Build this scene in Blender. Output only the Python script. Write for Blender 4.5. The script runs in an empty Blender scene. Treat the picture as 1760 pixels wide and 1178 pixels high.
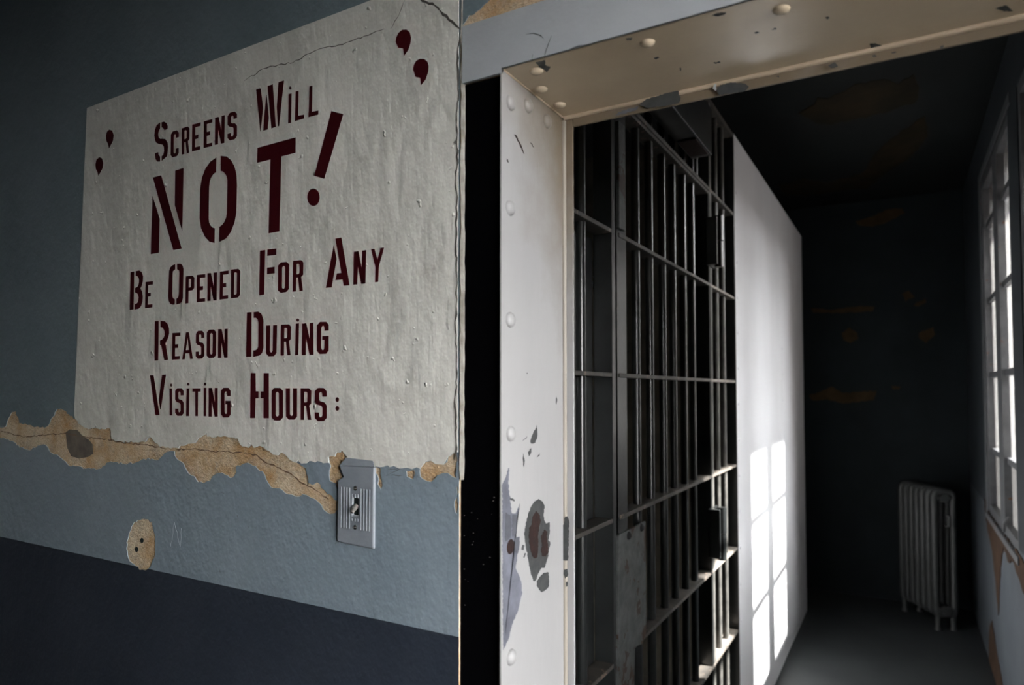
import bpy, bmesh, math, random
from mathutils import Vector, Matrix
from mathutils.geometry import delaunay_2d_cdt

S = bpy.context.scene
COL = S.collection
PI = math.pi

# ------------------------------------------------------------------ camera
F, CY = 1165.0, 630.0                     # focal length and optical centre in pixels of a 1760x1178 frame
PITCH = math.atan(42 / F)
YAW = math.atan(672 / F * math.cos(PITCH))
RIGHT = Vector((math.cos(YAW), math.sin(YAW), 0))
F0 = Vector((-math.sin(YAW), math.cos(YAW), 0))
FWD = F0 * math.cos(PITCH) + Vector((0, 0, math.sin(PITCH)))
UP = -F0 * math.sin(PITCH) + Vector((0, 0, math.cos(PITCH)))
EYE = Vector((0, 0, 1.6))
cam = bpy.data.objects.new('camera', bpy.data.cameras.new('camera'))
COL.objects.link(cam)
cam.data.sensor_width = 36.0
cam.data.lens = F / 1760 * 36
cam.data.shift_y = (CY - 589) / 1760
cam.data.clip_start = 0.02
cam.data.dof.use_dof = True
cam.data.dof.focus_distance = 1.15
cam.data.dof.aperture_fstop = 4.5
m = Matrix((RIGHT, UP, -FWD)).transposed().to_4x4()
m.translation = EYE
cam.matrix_world = m
S.camera = cam

# ------------------------------------------------------------------ light
S.view_settings.view_transform = 'Standard'
S.view_settings.look = 'None'
S.view_settings.gamma = 1.0
S.view_settings.exposure = 0.0
S.view_settings.use_curve_mapping = False
w = bpy.data.worlds.new('overcast_sky')
S.world = w
w.use_nodes = True
nt = w.node_tree
bgn = nt.nodes['Background']
bgn.inputs['Color'].default_value = (1.0, 0.99, 0.975, 1)
bgn.inputs['Strength'].default_value = 38.0
sun = bpy.data.objects.new('sun', bpy.data.lights.new('sun', 'SUN'))
COL.objects.link(sun)
sun.data.energy = 56.0
sun.data.angle = math.radians(1.1)
sun.data.color = (1.0, 0.96, 0.9)
sun.rotation_euler = Vector((-1, -0.25, -1.065)).to_track_quat('-Z', 'Y').to_euler()
sun.location = (6, 3, 8)
S.cycles.max_bounces = 10
S.cycles.diffuse_bounces = 6
S.cycles.transparent_max_bounces = 12
S.cycles.sample_clamp_indirect = 6.0
S.cycles.use_denoising = True

# ------------------------------------------------------------------ main planes of the place
DW = 0.71          # face of the lettered wall (a plane of constant y)
XJ = -0.424        # inner face of the door jamb (constant x)
XC = -0.633        # face of the cell front and white partition (constant x)
XW = 0.415         # face of the corridor's window wall (constant x)
YB = 6.0           # far wall of the corridor
ZL = 2.0           # underside of the lintel
ZC = 3.1           # ceiling
YP = 3.06          # where the cell front ends and the white partition starts
YE = 5.4           # far end of the partition
ZT = 2.745         # top of the cell block


def ray(x, y):
    return FWD * F + RIGHT * (x - 880) + UP * (CY - y)


def on_y(x, y, Y=DW):
    d = ray(x, y)
    return EYE + d * (Y / d.y)


def on_x(x, y, X):
    d = ray(x, y)
    return EYE + d * (X / d.x)


def on_z(x, y, Z):
    d = ray(x, y)
    return EYE + d * ((Z - EYE.z) / d.z)


# ------------------------------------------------------------------ materials
def new_mat(name):
    mt = bpy.data.materials.new(name)
    mt.use_nodes = True
    n = mt.node_tree.nodes
    return mt, n, mt.node_tree.links, n['Principled BSDF']


def noise(n, l, coord, scale, detail=4, rough=0.55, stretch=None):
    t = n.new('ShaderNodeTexNoise')
    t.inputs['Scale'].default_value = scale
    t.inputs['Detail'].default_value = detail
    t.inputs['Roughness'].default_value = rough
    if stretch:
        mp = n.new('ShaderNodeMapping')
        mp.inputs['Scale'].default_value = stretch
        l.new(coord, mp.inputs['Vector'])
        coord = mp.outputs['Vector']
    l.new(coord, t.inputs['Vector'])
    return t.outputs['Fac']


def ramp(n, l, fac, p0, c0, p1, c1):
    r = n.new('ShaderNodeValToRGB')
    r.color_ramp.elements[0].position = p0
    r.color_ramp.elements[0].color = (*c0, 1)
    r.color_ramp.elements[1].position = p1
    r.color_ramp.elements[1].color = (*c1, 1)
    l.new(fac, r.inputs['Fac'])
    return r.outputs['Color']


def mixc(n, l, fac, a, b):
    mx = n.new('ShaderNodeMix')
    mx.data_type = 'RGBA'
    for sock, v in ((mx.inputs[0], fac), (mx.inputs[6], a), (mx.inputs[7], b)):
        if isinstance(v, (int, float)):
            sock.default_value = v
        elif isinstance(v, tuple):
            sock.default_value = (*v, 1)
        else:
            l.new(v, sock)
    return mx.outputs[2]


def maths(n, l, op, a, b):
    mm = n.new('ShaderNodeMath')
    mm.operation = op
    for i, v in enumerate((a, b)):
        if isinstance(v, (int, float)):
            mm.inputs[i].default_value = v
        else:
            l.new(v, mm.inputs[i])
    return mm.outputs[0]


def bump(n, l, b, layers, normal=None):
    """layers: (height socket, distance)"""
    for h, dist, st in layers:
        bp = n.new('ShaderNodeBump')
        bp.inputs['Distance'].default_value = dist
        bp.inputs['Strength'].default_value = st
        l.new(h, bp.inputs['Height'])
        if normal:
            l.new(normal, bp.inputs['Normal'])
        normal = bp.outputs['Normal']
    l.new(normal, b.inputs['Normal'])


def painted(name, c, c2=None, rough=0.5, scale=6.0, spots=None, bumps=((60, 0.002, 0.4),), stretch=None, metallic=0.0,
            spot_scale=18.0, spot_at=0.68, spec=0.5, coat=0):
    """paint with slow tone changes (c..c2), optional chipped spots and surface bumps"""
    mt, n, l, b = new_mat(name)
    g = n.new('ShaderNodeNewGeometry').outputs['Position']
    c2 = c2 or tuple(v * 0.82 for v in c)
    col = ramp(n, l, noise(n, l, g, scale, 5, 0.6, stretch), 0.35, c2, 0.65, c)
    if coat:
        b.inputs['Coat Weight'].default_value = coat
        b.inputs['Coat Roughness'].default_value = 0.22
    if spots:
        s = noise(n, l, g, spot_scale, 6, 0.62)
        mask = n.new('ShaderNodeMapRange')
        mask.inputs['From Min'].default_value = spot_at
        mask.inputs['From Max'].default_value = spot_at + 0.015
        l.new(s, mask.inputs['Value'])
        col = mixc(n, l, mask.outputs[0], col, spots)
    l.new(col, b.inputs['Base Color'])
    b.inputs['Roughness'].default_value = rough
    b.inputs['Metallic'].default_value = metallic
    b.inputs['Specular IOR Level'].default_value = spec
    bump(n, l, b, [(noise(n, l, g, s, 4, 0.6, stretch), d, st) for s, d, st in bumps])
    return mt


def wall_mat():
    mt, n, l, b = new_mat('blue_grey_wall_paint_over_navy')
    g = n.new('ShaderNodeNewGeometry').outputs['Position']
    sep = n.new('ShaderNodeSeparateXYZ')
    l.new(g, sep.inputs[0])
    fine = noise(n, l, g, 45, 4, 0.6)
    blue = ramp(n, l, noise(n, l, g, 3.5, 6, 0.62), 0.3, (0.205, 0.26, 0.305), 0.7, (0.27, 0.325, 0.365))
    streak = noise(n, l, g, 7, 5, 0.65, (9, 9, 0.8))
    blue = mixc(n, l, maths(n, l, 'MULTIPLY', streak, 0.35), blue, (0.20, 0.25, 0.31))
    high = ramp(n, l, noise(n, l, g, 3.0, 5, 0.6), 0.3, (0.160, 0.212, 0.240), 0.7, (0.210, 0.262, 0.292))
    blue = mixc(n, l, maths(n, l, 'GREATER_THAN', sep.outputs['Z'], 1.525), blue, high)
    speck = noise(n, l, g, 120, 3, 0.6)
    mr = n.new('ShaderNodeMapRange')
    mr.inputs['From Min'].default_value = 0.70
    mr.inputs['From Max'].default_value = 0.74
    l.new(speck, mr.inputs['Value'])
    blue = mixc(n, l, maths(n, l, 'MULTIPLY', mr.outputs[0], 0.6), blue, (0.12, 0.12, 0.12))
    navy = ramp(n, l, noise(n, l, g, 5, 5, 0.6), 0.35, (0.022, 0.029, 0.044), 0.65, (0.031, 0.039, 0.056))
    line = maths(n, l, 'ADD', sep.outputs['Z'], maths(n, l, 'MULTIPLY', fine, 0.002))
    up = maths(n, l, 'GREATER_THAN', line, 1.2935)
    col = mixc(n, l, up, navy, blue)
    l.new(col, b.inputs['Base Color'])
    b.inputs['Roughness'].default_value = 0.5
    bump(n, l, b, [(noise(n, l, g, 9, 5, 0.6), 0.016, 0.3), (noise(n, l, g, 70, 3, 0.6, (1, 1, 0.45)), 0.002, 0.5)])
    return mt


def sign_mat():
    mt, n, l, b = new_mat('white_sign_paint')
    g = n.new('ShaderNodeNewGeometry').outputs['Position']
    col = ramp(n, l, noise(n, l, g, 5, 6, 0.6), 0.3, (0.69, 0.685, 0.64), 0.7, (0.80, 0.79, 0.745))
    grime = noise(n, l, g, 11, 6, 0.65, (1, 1, 2.2))
    mr = n.new('ShaderNodeMapRange')
    mr.inputs['From Min'].default_value = 0.58
    mr.inputs['From Max'].default_value = 0.78
    l.new(grime, mr.inputs['Value'])
    col = mixc(n, l, maths(n, l, 'MULTIPLY', mr.outputs[0], 0.35), col, (0.42, 0.38, 0.32))
    l.new(col, b.inputs['Base Color'])
    b.inputs['Roughness'].default_value = 0.42
    lumps = noise(n, l, g, 26, 4, 0.55, (1, 1, 0.6))
    pit = noise(n, l, g, 55, 2, 0.5)
    pr = n.new('ShaderNodeMapRange')
    pr.inputs['From Min'].default_value = 0.68
    pr.inputs['From Max'].default_value = 0.76
    l.new(pit, pr.inputs['Value'])
    brush = noise(n, l, g, 60, 3, 0.6, (2.2, 1, 0.25))
    bump(n, l, b, [(noise(n, l, g, 7, 3, 0.5), 0.02, 0.3), (lumps, 0.011, 0.36), (pr.outputs[0], 0.004, 0.55), (brush, 0.0014, 0.42)])
    return mt


def plaster_mat():
    mt, n, l, b = new_mat('bare_tan_plaster')
    g = n.new('ShaderNodeNewGeometry').outputs['Position']
    col = ramp(n, l, noise(n, l, g, 13, 7, 0.72), 0.36, (0.52, 0.31, 0.14), 0.60, (0.72, 0.60, 0.44))
    col = mixc(n, l, ramp(n, l, noise(n, l, g, 34, 6, 0.7), 0.52, (0, 0, 0), 0.72, (0.75, 0.75, 0.75)), col, (0.40, 0.35, 0.29))
    grain = noise(n, l, g, 260, 3, 0.7)
    mr = n.new('ShaderNodeMapRange')
    mr.inputs['From Min'].default_value = 0.50
    mr.inputs['From Max'].default_value = 0.70
    l.new(grain, mr.inputs['Value'])
    col = mixc(n, l, maths(n, l, 'MULTIPLY', mr.outputs[0], 0.55), col, (0.30, 0.20, 0.11))
    l.new(col, b.inputs['Base Color'])
    b.inputs['Roughness'].default_value = 0.95
    b.inputs['Specular IOR Level'].default_value = 0.15
    bump(n, l, b, [(noise(n, l, g, 40, 5, 0.7), 0.006, 0.6), (grain, 0.0025, 0.7)])
    return mt


def glass_mat(name, tint, diffuse):
    mt, n, l, b = new_mat(name)
    n.remove(b)
    out = n['Material Output']
    tr = n.new('ShaderNodeBsdfTransparent')
    tr.inputs['Color'].default_value = (*tint, 1)
    gl = n.new('ShaderNodeBsdfGlossy')
    gl.inputs['Roughness'].default_value = 0.05
    fr = n.new('ShaderNodeFresnel')
    fr.inputs['IOR'].default_value = 1.2
    mx = n.new('ShaderNodeMixShader')
    l.new(fr.outputs[0], mx.inputs[0])
    l.new(tr.outputs[0], mx.inputs[1])
    l.new(gl.outputs[0], mx.inputs[2])
    res = mx.outputs[0]
    if diffuse:
        tl = n.new('ShaderNodeBsdfTranslucent')
        tl.inputs['Color'].default_value = (0.5, 0.5, 0.5, 1)
        m2 = n.new('ShaderNodeMixShader')
        m2.inputs[0].default_value = diffuse
        l.new(res, m2.inputs[1])
        l.new(tl.outputs[0], m2.inputs[2])
        res = m2.outputs[0]
    l.new(res, out.inputs['Surface'])
    return mt


def jamb_mat():
    """white frame paint with a brown smoke stain under the lintel"""
    mt, n, l, b = new_mat('white_frame_paint')
    g = n.new('ShaderNodeNewGeometry').outputs['Position']
    sep = n.new('ShaderNodeSeparateXYZ')
    l.new(g, sep.inputs[0])
    st = (1, 1, 0.35)
    col = ramp(n, l, noise(n, l, g, 4, 5, 0.6, st), 0.35, (0.35, 0.35, 0.355), 0.65, (0.395, 0.395, 0.40))
    a = maths(n, l, 'MULTIPLY', maths(n, l, 'SUBTRACT', sep.outputs['Z'], 1.78), 2.6)
    y = maths(n, l, 'MULTIPLY', maths(n, l, 'SUBTRACT', sep.outputs['Y'], 0.83), 4.0)
    k = maths(n, l, 'ADD', maths(n, l, 'ADD', a, y), maths(n, l, 'MULTIPLY', maths(n, l, 'SUBTRACT', noise(n, l, g, 14, 6, 0.65), 0.5), 0.9))
    mr = n.new('ShaderNodeMapRange')
    mr.inputs['From Min'].default_value = -0.15
    mr.inputs['From Max'].default_value = 0.75
    l.new(k, mr.inputs['Value'])
    col = mixc(n, l, maths(n, l, 'MULTIPLY', mr.outputs[0], 0.9), col, (0.17, 0.125, 0.075))
    l.new(col, b.inputs['Base Color'])
    b.inputs['Roughness'].default_value = 0.42
    bump(n, l, b, [(noise(n, l, g, 9, 4, 0.6, st), 0.006, 0.3), (noise(n, l, g, 90, 4, 0.6, st), 0.0008, 0.3)])
    return mt


def bounce_lit_wall():
    """near-black paint; bounced sunlight is painted in as a paler band below the sill"""
    mt, n, l, b = new_mat('dark_paint_bounce_lit_below')
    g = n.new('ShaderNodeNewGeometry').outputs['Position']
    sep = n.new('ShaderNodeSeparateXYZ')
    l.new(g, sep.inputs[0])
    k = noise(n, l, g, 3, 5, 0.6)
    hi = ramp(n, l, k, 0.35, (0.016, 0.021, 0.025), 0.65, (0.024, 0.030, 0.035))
    lo = ramp(n, l, k, 0.35, (0.052, 0.062, 0.072), 0.65, (0.074, 0.085, 0.096))  # lower tone lightened for sunlight bounced off the partition
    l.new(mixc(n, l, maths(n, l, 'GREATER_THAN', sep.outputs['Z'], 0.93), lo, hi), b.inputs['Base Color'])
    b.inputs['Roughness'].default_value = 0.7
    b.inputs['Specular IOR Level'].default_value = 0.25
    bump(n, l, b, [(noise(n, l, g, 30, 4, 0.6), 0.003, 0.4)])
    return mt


M = {
    'wall': wall_mat(),
    'sign': sign_mat(),
    'plaster': plaster_mat(),
    'letter': painted('dark_red_sign_paint', (0.055, 0.003, 0.006), (0.042, 0.002, 0.005), 0.5, bumps=((60, 0.002, 0.3),), spec=0.3),
    'header': painted('grey_lintel_paint', (0.50, 0.525, 0.555), (0.43, 0.455, 0.485), 0.45, 5, bumps=((14, 0.006, 0.3), (70, 0.0012, 0.3))),
    'black': painted('flat_black_paint', (0.0012, 0.0012, 0.0018), rough=0.9, spots=(0.3, 0.3, 0.32), spot_scale=130, spot_at=0.78, spec=0.02),
    'jamb': jamb_mat(),
    'soffit': painted('bounce_warmed_frame_paint', (0.82, 0.68, 0.50), (0.74, 0.60, 0.43), 0.25, 6, bumps=((12, 0.004, 0.25), (80, 0.0007, 0.3))),  # white frame paint with the warm floor bounce tinted into its colour
    'bead': painted('yellowed_caulk', (0.62, 0.50, 0.37), (0.52, 0.41, 0.30), 0.5, 12),
    'pale_bead': painted('pale_caulk', (0.37, 0.34, 0.30), (0.29, 0.26, 0.22), 0.5, 9, stretch=(1, 1, 0.3)),
    'primer': painted('slate_grey_undercoat', (0.062, 0.066, 0.067), (0.040, 0.043, 0.045), 0.6, 60),
    'blue_primer': painted('pale_blue_undercoat', (0.165, 0.175, 0.215), (0.10, 0.105, 0.13), 0.6, 30, spots=(0.04, 0.04, 0.045), spot_scale=70, spot_at=0.70),
    'dark_primer': painted('slate_blue_undercoat', (0.10, 0.105, 0.125), (0.065, 0.07, 0.085), 0.6, 40),
    'rust': painted('brown_rust', (0.024, 0.008, 0.0065), (0.012, 0.0045, 0.004), 0.85, 80),
    'switch': painted('grey_painted_metal_plate', (0.27, 0.295, 0.33), (0.22, 0.245, 0.28), 0.36, 30, bumps=((120, 0.0006, 0.3),)),
    'dark_screw': painted('dark_screw_metal', (0.03, 0.03, 0.03), rough=0.4, metallic=0.6),
    'toggle': painted('grimy_toggle', (0.35, 0.33, 0.30), (0.10, 0.095, 0.09), 0.35, 120),
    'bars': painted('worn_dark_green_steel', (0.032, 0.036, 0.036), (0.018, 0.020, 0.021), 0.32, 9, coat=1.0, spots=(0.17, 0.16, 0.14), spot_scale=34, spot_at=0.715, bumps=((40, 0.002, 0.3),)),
    'sunlit_bars': painted('sunlit_worn_bar_paint', (0.16, 0.155, 0.145), (0.085, 0.085, 0.08), 0.35, 20, spots=(0.03, 0.03, 0.03), spot_scale=40, spot_at=0.66, bumps=((40, 0.002, 0.3),)),  # lighter copy of the bar paint, sunlight put into the colour
    'sunlit_rail': painted('sunlit_worn_rail_paint', (0.36, 0.32, 0.28), (0.20, 0.18, 0.16), 0.5, 14),  # far crossbars lightened in colour where the sun falls on them
    'flatbar': painted('worn_flat_bar_steel', (0.12, 0.108, 0.095), (0.055, 0.053, 0.050), 0.45, 14, spots=(0.26, 0.20, 0.16), spot_scale=26, spot_at=0.62),
    'side_plate': painted('brown_grey_side_plate', (0.27, 0.235, 0.19), (0.14, 0.125, 0.105), 0.6, 8, spots=(0.05, 0.045, 0.04), spot_scale=20, spot_at=0.66),
    'lockplate': painted('chipped_grey_lock_plate', (0.14, 0.15, 0.148), (0.07, 0.078, 0.078), 0.5, 26, spots=(0.05, 0.024, 0.012), spot_scale=14, spot_at=0.57, bumps=((50, 0.004, 0.5),)),
    'cell': painted('black_green_cell_paint', (0.012, 0.014, 0.016), (0.008, 0.009, 0.010), 0.6, 4),
    'partition': painted('white_partition_paint', (0.79, 0.80, 0.83), (0.73, 0.74, 0.77), 0.45, 3, spots=(0.30, 0.22, 0.18), spot_scale=22, spot_at=0.765, bumps=((8, 0.004, 0.2), (60, 0.0008, 0.2)), stretch=(1, 1, 0.4)),
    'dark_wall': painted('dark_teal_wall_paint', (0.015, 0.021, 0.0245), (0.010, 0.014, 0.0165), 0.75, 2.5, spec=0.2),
    'raw': painted('brown_raw_plaster', (0.060, 0.037, 0.025), (0.034, 0.023, 0.017), 0.95, 14, spec=0.1),
    'ochre': painted('ochre_bare_patch', (0.075, 0.048, 0.024), (0.045, 0.03, 0.016), 0.95, 9, spec=0.1),
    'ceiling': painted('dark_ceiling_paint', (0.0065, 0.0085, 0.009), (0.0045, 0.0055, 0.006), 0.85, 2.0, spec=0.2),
    'ceil_patch': painted('brown_ceiling_plaster', (0.022, 0.0155, 0.0085), (0.011, 0.009, 0.006), 0.95, 6, spec=0.1),
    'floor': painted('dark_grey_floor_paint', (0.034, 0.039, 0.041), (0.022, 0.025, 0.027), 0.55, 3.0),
    'room_floor': painted('worn_grey_concrete_floor', (0.40, 0.37, 0.33), (0.30, 0.28, 0.25), 0.7, 4),
    'window_wall': bounce_lit_wall(),
    'sash': painted('grey_window_steel', (0.10, 0.105, 0.113), (0.065, 0.068, 0.073), 0.5, 12, spots=(0.10, 0.045, 0.025), spot_scale=24, spot_at=0.66),
    'radiator': painted('dull_grey_radiator_paint', (0.06, 0.064, 0.064), (0.04, 0.043, 0.043), 0.45, 12),
    'room': painted('dark_grey_blue_room_paint', (0.045, 0.055, 0.066), (0.036, 0.044, 0.055), 0.7, 3),
    'blocker': painted('dark_sky_blocker', (0.045, 0.035, 0.03), rough=0.95, spec=0.1),
    'ground': painted('pale_yard_concrete', (0.06, 0.06, 0.058), rough=0.9),
    'hole': painted('dark_hole', (0.01, 0.02, 0.018), rough=0.9),
    'stain': painted('grey_mortar_stain', (0.20, 0.17, 0.14), (0.13, 0.115, 0.10), 0.95, 40, spec=0.1),
    'glass': glass_mat('dusty_clear_glass', (0.83, 0.835, 0.84), 0.08),
    'frosted': glass_mat('frosted_lower_glass', (0.06, 0.06, 0.06), 0.22),
    'room_glass': glass_mat('clean_window_glass', (0.79, 0.79, 0.79), 0),
}


# ------------------------------------------------------------------ mesh helpers
def link(name, bm, mat, parent=None, smooth=False):
    me = bpy.data.meshes.new(name)
    bmesh.ops.recalc_face_normals(bm, faces=bm.faces)
    bm.to_mesh(me)
    bm.free()
    me.materials.append(mat if not isinstance(mat, str) else M[mat])
    if smooth:
        me.polygons.foreach_set('use_smooth', [True] * len(me.polygons))
        try:
            me.set_sharp_from_angle(angle=math.radians(40))
        except Exception:
            pass
    o = bpy.data.objects.new(name, me)
    COL.objects.link(o)
    if parent:
        o.parent = parent
        if parent.type == 'EMPTY':                      # empties stand at the thing's base, meshes are built in world space
            o.matrix_parent_inverse = Matrix.Translation(-parent.location)
    return o


def empty(name, loc=(0, 0, 0)):
    o = bpy.data.objects.new(name, None)
    o.empty_display_size = 0.05
    o.location = loc
    COL.objects.link(o)
    return o


def tag(o, label, cat, group=None):
    o['label'] = label
    o['category'] = cat
    if group:
        o['group'] = group
    return o


def struct(o):
    o['kind'] = 'structure'
    return o


def box(bm, a, b):
    x0, y0, z0 = (min(a[i], b[i]) for i in range(3))
    x1, y1, z1 = (max(a[i], b[i]) for i in range(3))
    v = [bm.verts.new(p) for p in ((x0, y0, z0), (x1, y0, z0), (x1, y1, z0), (x0, y1, z0), (x0, y0, z1), (x1, y0, z1), (x1, y1, z1), (x0, y1, z1))]
    for f in ((0, 3, 2, 1), (4, 5, 6, 7), (0, 1, 5, 4), (1, 2, 6, 5), (2, 3, 7, 6), (3, 0, 4, 7)):
        bm.faces.new([v[i] for i in f])


def boxes(*pairs, bev=0.0):
    bm = bmesh.new()
    for a, b in pairs:
        box(bm, a, b)
    if bev:
        bmesh.ops.bevel(bm, geom=list(bm.edges), offset=bev, segments=2, profile=0.5, affect='EDGES')
    return bm


def tube(bm, pts, r, seg=12, closed=False, cap=True):
    pts = [Vector(p) for p in pts]
    n = len(pts)
    rings = []
    ref = None
    for i, p in enumerate(pts):
        if closed:
            t = (pts[(i + 1) % n] - pts[i - 1]).normalized()
        else:
            t = (pts[min(i + 1, n - 1)] - pts[max(i - 1, 0)]).normalized()
        if ref is None:
            ref = Vector((1, 0, 0)) if abs(t.x) < 0.9 else Vector((0, 1, 0))
        a = (ref - t * ref.dot(t)).normalized()
        b = t.cross(a)
        ref = a
        rr = r[i] if isinstance(r, (list, tuple)) else r
        rings.append([bm.verts.new(p + a * math.cos(2 * PI * k / seg) * rr + b * math.sin(2 * PI * k / seg) * rr) for k in range(seg)])
    for i in range(n if closed else n - 1):
        A, B = rings[i], rings[(i + 1) % n]
        for k in range(seg):
            bm.faces.new((A[k], A[(k + 1) % seg], B[(k + 1) % seg], B[k]))
    if cap and not closed:
        bm.faces.new(rings[0][::-1])
        bm.faces.new(rings[-1])


def dome(bm, c, nrm, r, h, seg=18, rows=5):
    """a rivet head: a shallow dome on the plane through c"""
    nrm = Vector(nrm).normalized()
    a = nrm.orthogonal().normalized()
    b = nrm.cross(a)
    c = Vector(c)
    rings = []
    for i in range(rows):
        t = i / rows * PI / 2
        rr, hh = r * math.cos(t), h * math.sin(t)
        rings.append([bm.verts.new(c + nrm * hh + (a * math.cos(2 * PI * k / seg) + b * math.sin(2 * PI * k / seg)) * rr) for k in range(seg)])
    top = bm.verts.new(c + nrm * h)
    base = bm.verts.new(c - nrm * 0.001)
    for i in range(rows - 1):
        for k in range(seg):
            bm.faces.new((rings[i][k], rings[i][(k + 1) % seg], rings[i + 1][(k + 1) % seg], rings[i + 1][k]))
    for k in range(seg):
        bm.faces.new((rings[-1][k], rings[-1][(k + 1) % seg], top))
        bm.faces.new((rings[0][(k + 1) % seg], rings[0][k], base))


def rivet(c, nrm, r, h, mat, parent, name='rivet'):
    bm = bmesh.new()
    dome(bm, c, nrm, r, h)
    return link(name, bm, mat, parent, True)


def poly(bm, pts, nrm, thick):
    """a flat outline pts (3D, any order) given a thickness behind it"""
    nrm = Vector(nrm).normalized()
    front = [bm.verts.new(p) for p in pts]
    back = [bm.verts.new(Vector(p) - nrm * thick) for p in pts]
    k = len(pts)
    bm.faces.new(front)
    bm.faces.new(back[::-1])
    for i in range(k):
        bm.faces.new((front[i], back[i], back[(i + 1) % k], front[(i + 1) % k]))


def strip(bm, A, B, nrm, thick):
    for i in range(len(A) - 1):
        poly(bm, [A[i], A[i + 1], B[i + 1], B[i]], nrm, thick)


def patch(name, outlines, to3d, nrm, thick, mat, parent):
    bm = bmesh.new()
    for o in outlines:
        poly(bm, [to3d(*p) for p in o], nrm, thick)
    bm.normal_update()
    bmesh.ops.triangulate(bm, faces=[f for f in bm.faces if len(f.verts) > 4])
    return link(name, bm, mat, parent)


def ragged(pts, step=0.0055, amp=0.0024, closed=True):
    """break a 2D outline into a jagged one; the same edge always breaks the same way"""
    out = []
    n = len(pts)
    for i in range(n if closed else n - 1):
        p, q = pts[i], pts[(i + 1) % n]
        flip = p > q
        a, b = (q, p) if flip else (p, q)
        L = math.dist(a, b)
        k = max(1, int(L / step))
        rnd = random.Random('%.5f %.5f %.5f' % (a[0], a[1], b[0]))
        seg = [a]
        nx, ny = (-(b[1] - a[1]) / L, (b[0] - a[0]) / L) if L > 1e-9 else (0, 0)
        for j in range(1, k):
            t = (j + rnd.uniform(-0.25, 0.25)) / k
            s = rnd.uniform(-amp, amp)
            seg.append((a[0] + (b[0] - a[0]) * t + nx * s, a[1] + (b[1] - a[1]) * t + ny * s))
        seg.append(b)
        if flip:
            seg.reverse()
        out += seg[:-1]
    if not closed:
        out.append(pts[-1])
    return out


def inside(p, loop):
    x, y = p
    c = False
    for i in range(len(loop)):
        (x0, y0), (x1, y1) = loop[i - 1], loop[i]
        if (y0 > y) != (y1 > y) and x < (x1 - x0) * (y - y0) / (y1 - y0) + x0:
            c = not c
    return c


def sheet(outer, holes, to3d, back):
    """a sheet of paint with holes: front face from 2D loops, edges turned back by the vector back"""
    co, ed = [], []
    for loop in [outer] + holes:
        k0 = len(co)
        co += [Vector(p) for p in loop]
        ed += [(k0 + i, k0 + (i + 1) % len(loop)) for i in range(len(loop))]
    vs, es, fs, *_ = delaunay_2d_cdt(co, ed, [], 0, 1e-6)
    bm = bmesh.new()
    bv = [bm.verts.new(to3d(v.x, v.y)) for v in vs]
    for f in fs:
        c = sum((vs[i] for i in f), Vector((0, 0))) / len(f)
        if inside((c.x, c.y), outer) and not any(inside((c.x, c.y), h) for h in holes):
            bm.faces.new([bv[i] for i in f])
    bmesh.ops.delete(bm, geom=[v for v in bm.verts if not v.link_faces], context='VERTS')
    rim = [e for e in bm.edges if len(e.link_faces) == 1]
    ext = bmesh.ops.extrude_edge_only(bm, edges=rim)
    bmesh.ops.translate(bm, vec=back, verts=[g for g in ext['geom'] if isinstance(g, bmesh.types.BMVert)])
    return bm


def crop(x0, y0, s):
    return lambda x, y: (x0 + x / s, y0 + y / s)


def wall2(px):
    """photo pixels on the lettered wall -> (x, z) there"""
    p = on_y(px[0], px[1])
    return (p.x, p.z)


# ------------------------------------------------------------------ structure: camera-side room
NY = Vector((0, -1, 0))
XR, YR, XL = 0.78, -2.6, -3.6      # right wall, rear wall, left end of the room on this side
XD = 0.40                           # right side of the door opening
WT = 0.205                          # thickness of the wall with the door
PT = 0.0013                         # thickness of the paint skin
XE = -0.4865                        # right edge of the lettered wall

k4, k5, k6 = crop(0, 680, 3.68), crop(400, 700, 3.926), crop(780, 0, 3.272)
up_edge = [(-70, 735), (0, 735), (10, 733), (18, 712), (27, 706), (33, 728), (42, 728), (55, 732), (70, 735), (82, 732), (90, 717), (98, 703),
           (108, 705), (118, 712), (130, 721), (140, 731), (152, 738), (190, 737), (193, 756), (210, 759), (238, 761), (250, 760), (257, 751),
           (268, 762), (278, 767), (285, 770), (293, 771), (300, 770), (318, 766), (335, 762), (345, 752), (355, 743), (357, 751), (370, 752),
           (385, 750), (400, 752), (409, 754), (417, 768), (427, 770), (432, 764), (437, 770), (450, 768), (463, 775), (470, 782), (478, 783),
           (487, 779), (498, 790), (504, 794)]
up_rest = [(513, 797), (525, 805), (527, 815), (530, 830), (537, 834), (545, 829), (557, 842), (570, 852), (580, 862), (581, 875)]
low_edge = [(575, 883), (567, 884), (555, 876), (545, 862), (532, 855), (520, 850), (508, 854), (495, 850), (480, 840), (465, 838), (457, 825),
            (450, 810), (430, 798), (408, 800), (403, 818), (395, 822), (386, 816), (375, 813), (365, 819), (361, 827), (350, 831), (340, 829),
            (334, 819), (321, 810), (315, 797), (302, 787), (299, 776), (293, 776), (283, 779), (272, 791), (261, 789), (247, 789), (234, 795),
            (217, 799), (201, 795), (187, 795), (171, 806), (152, 805), (122, 802), (103, 787), (84, 775), (79, 766), (65, 766), (49, 774),
            (33, 770), (22, 759), (0, 753), (-70, 750)]
near_switch = [k5(*p) for p in ((650, 375), (645, 338), (690, 335), (700, 305), (738, 290), (780, 345), (776, 378), (740, 415), (722, 428), (745, 480),
                                (738, 520), (722, 570), (690, 515), (655, 500), (650, 430), (660, 400))]
beside_switch = [k5(*p) for p in ((910, 402), (962, 403), (1000, 415), (1003, 480), (1010, 530), (998, 558), (978, 520), (975, 460), (950, 430))]
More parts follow.
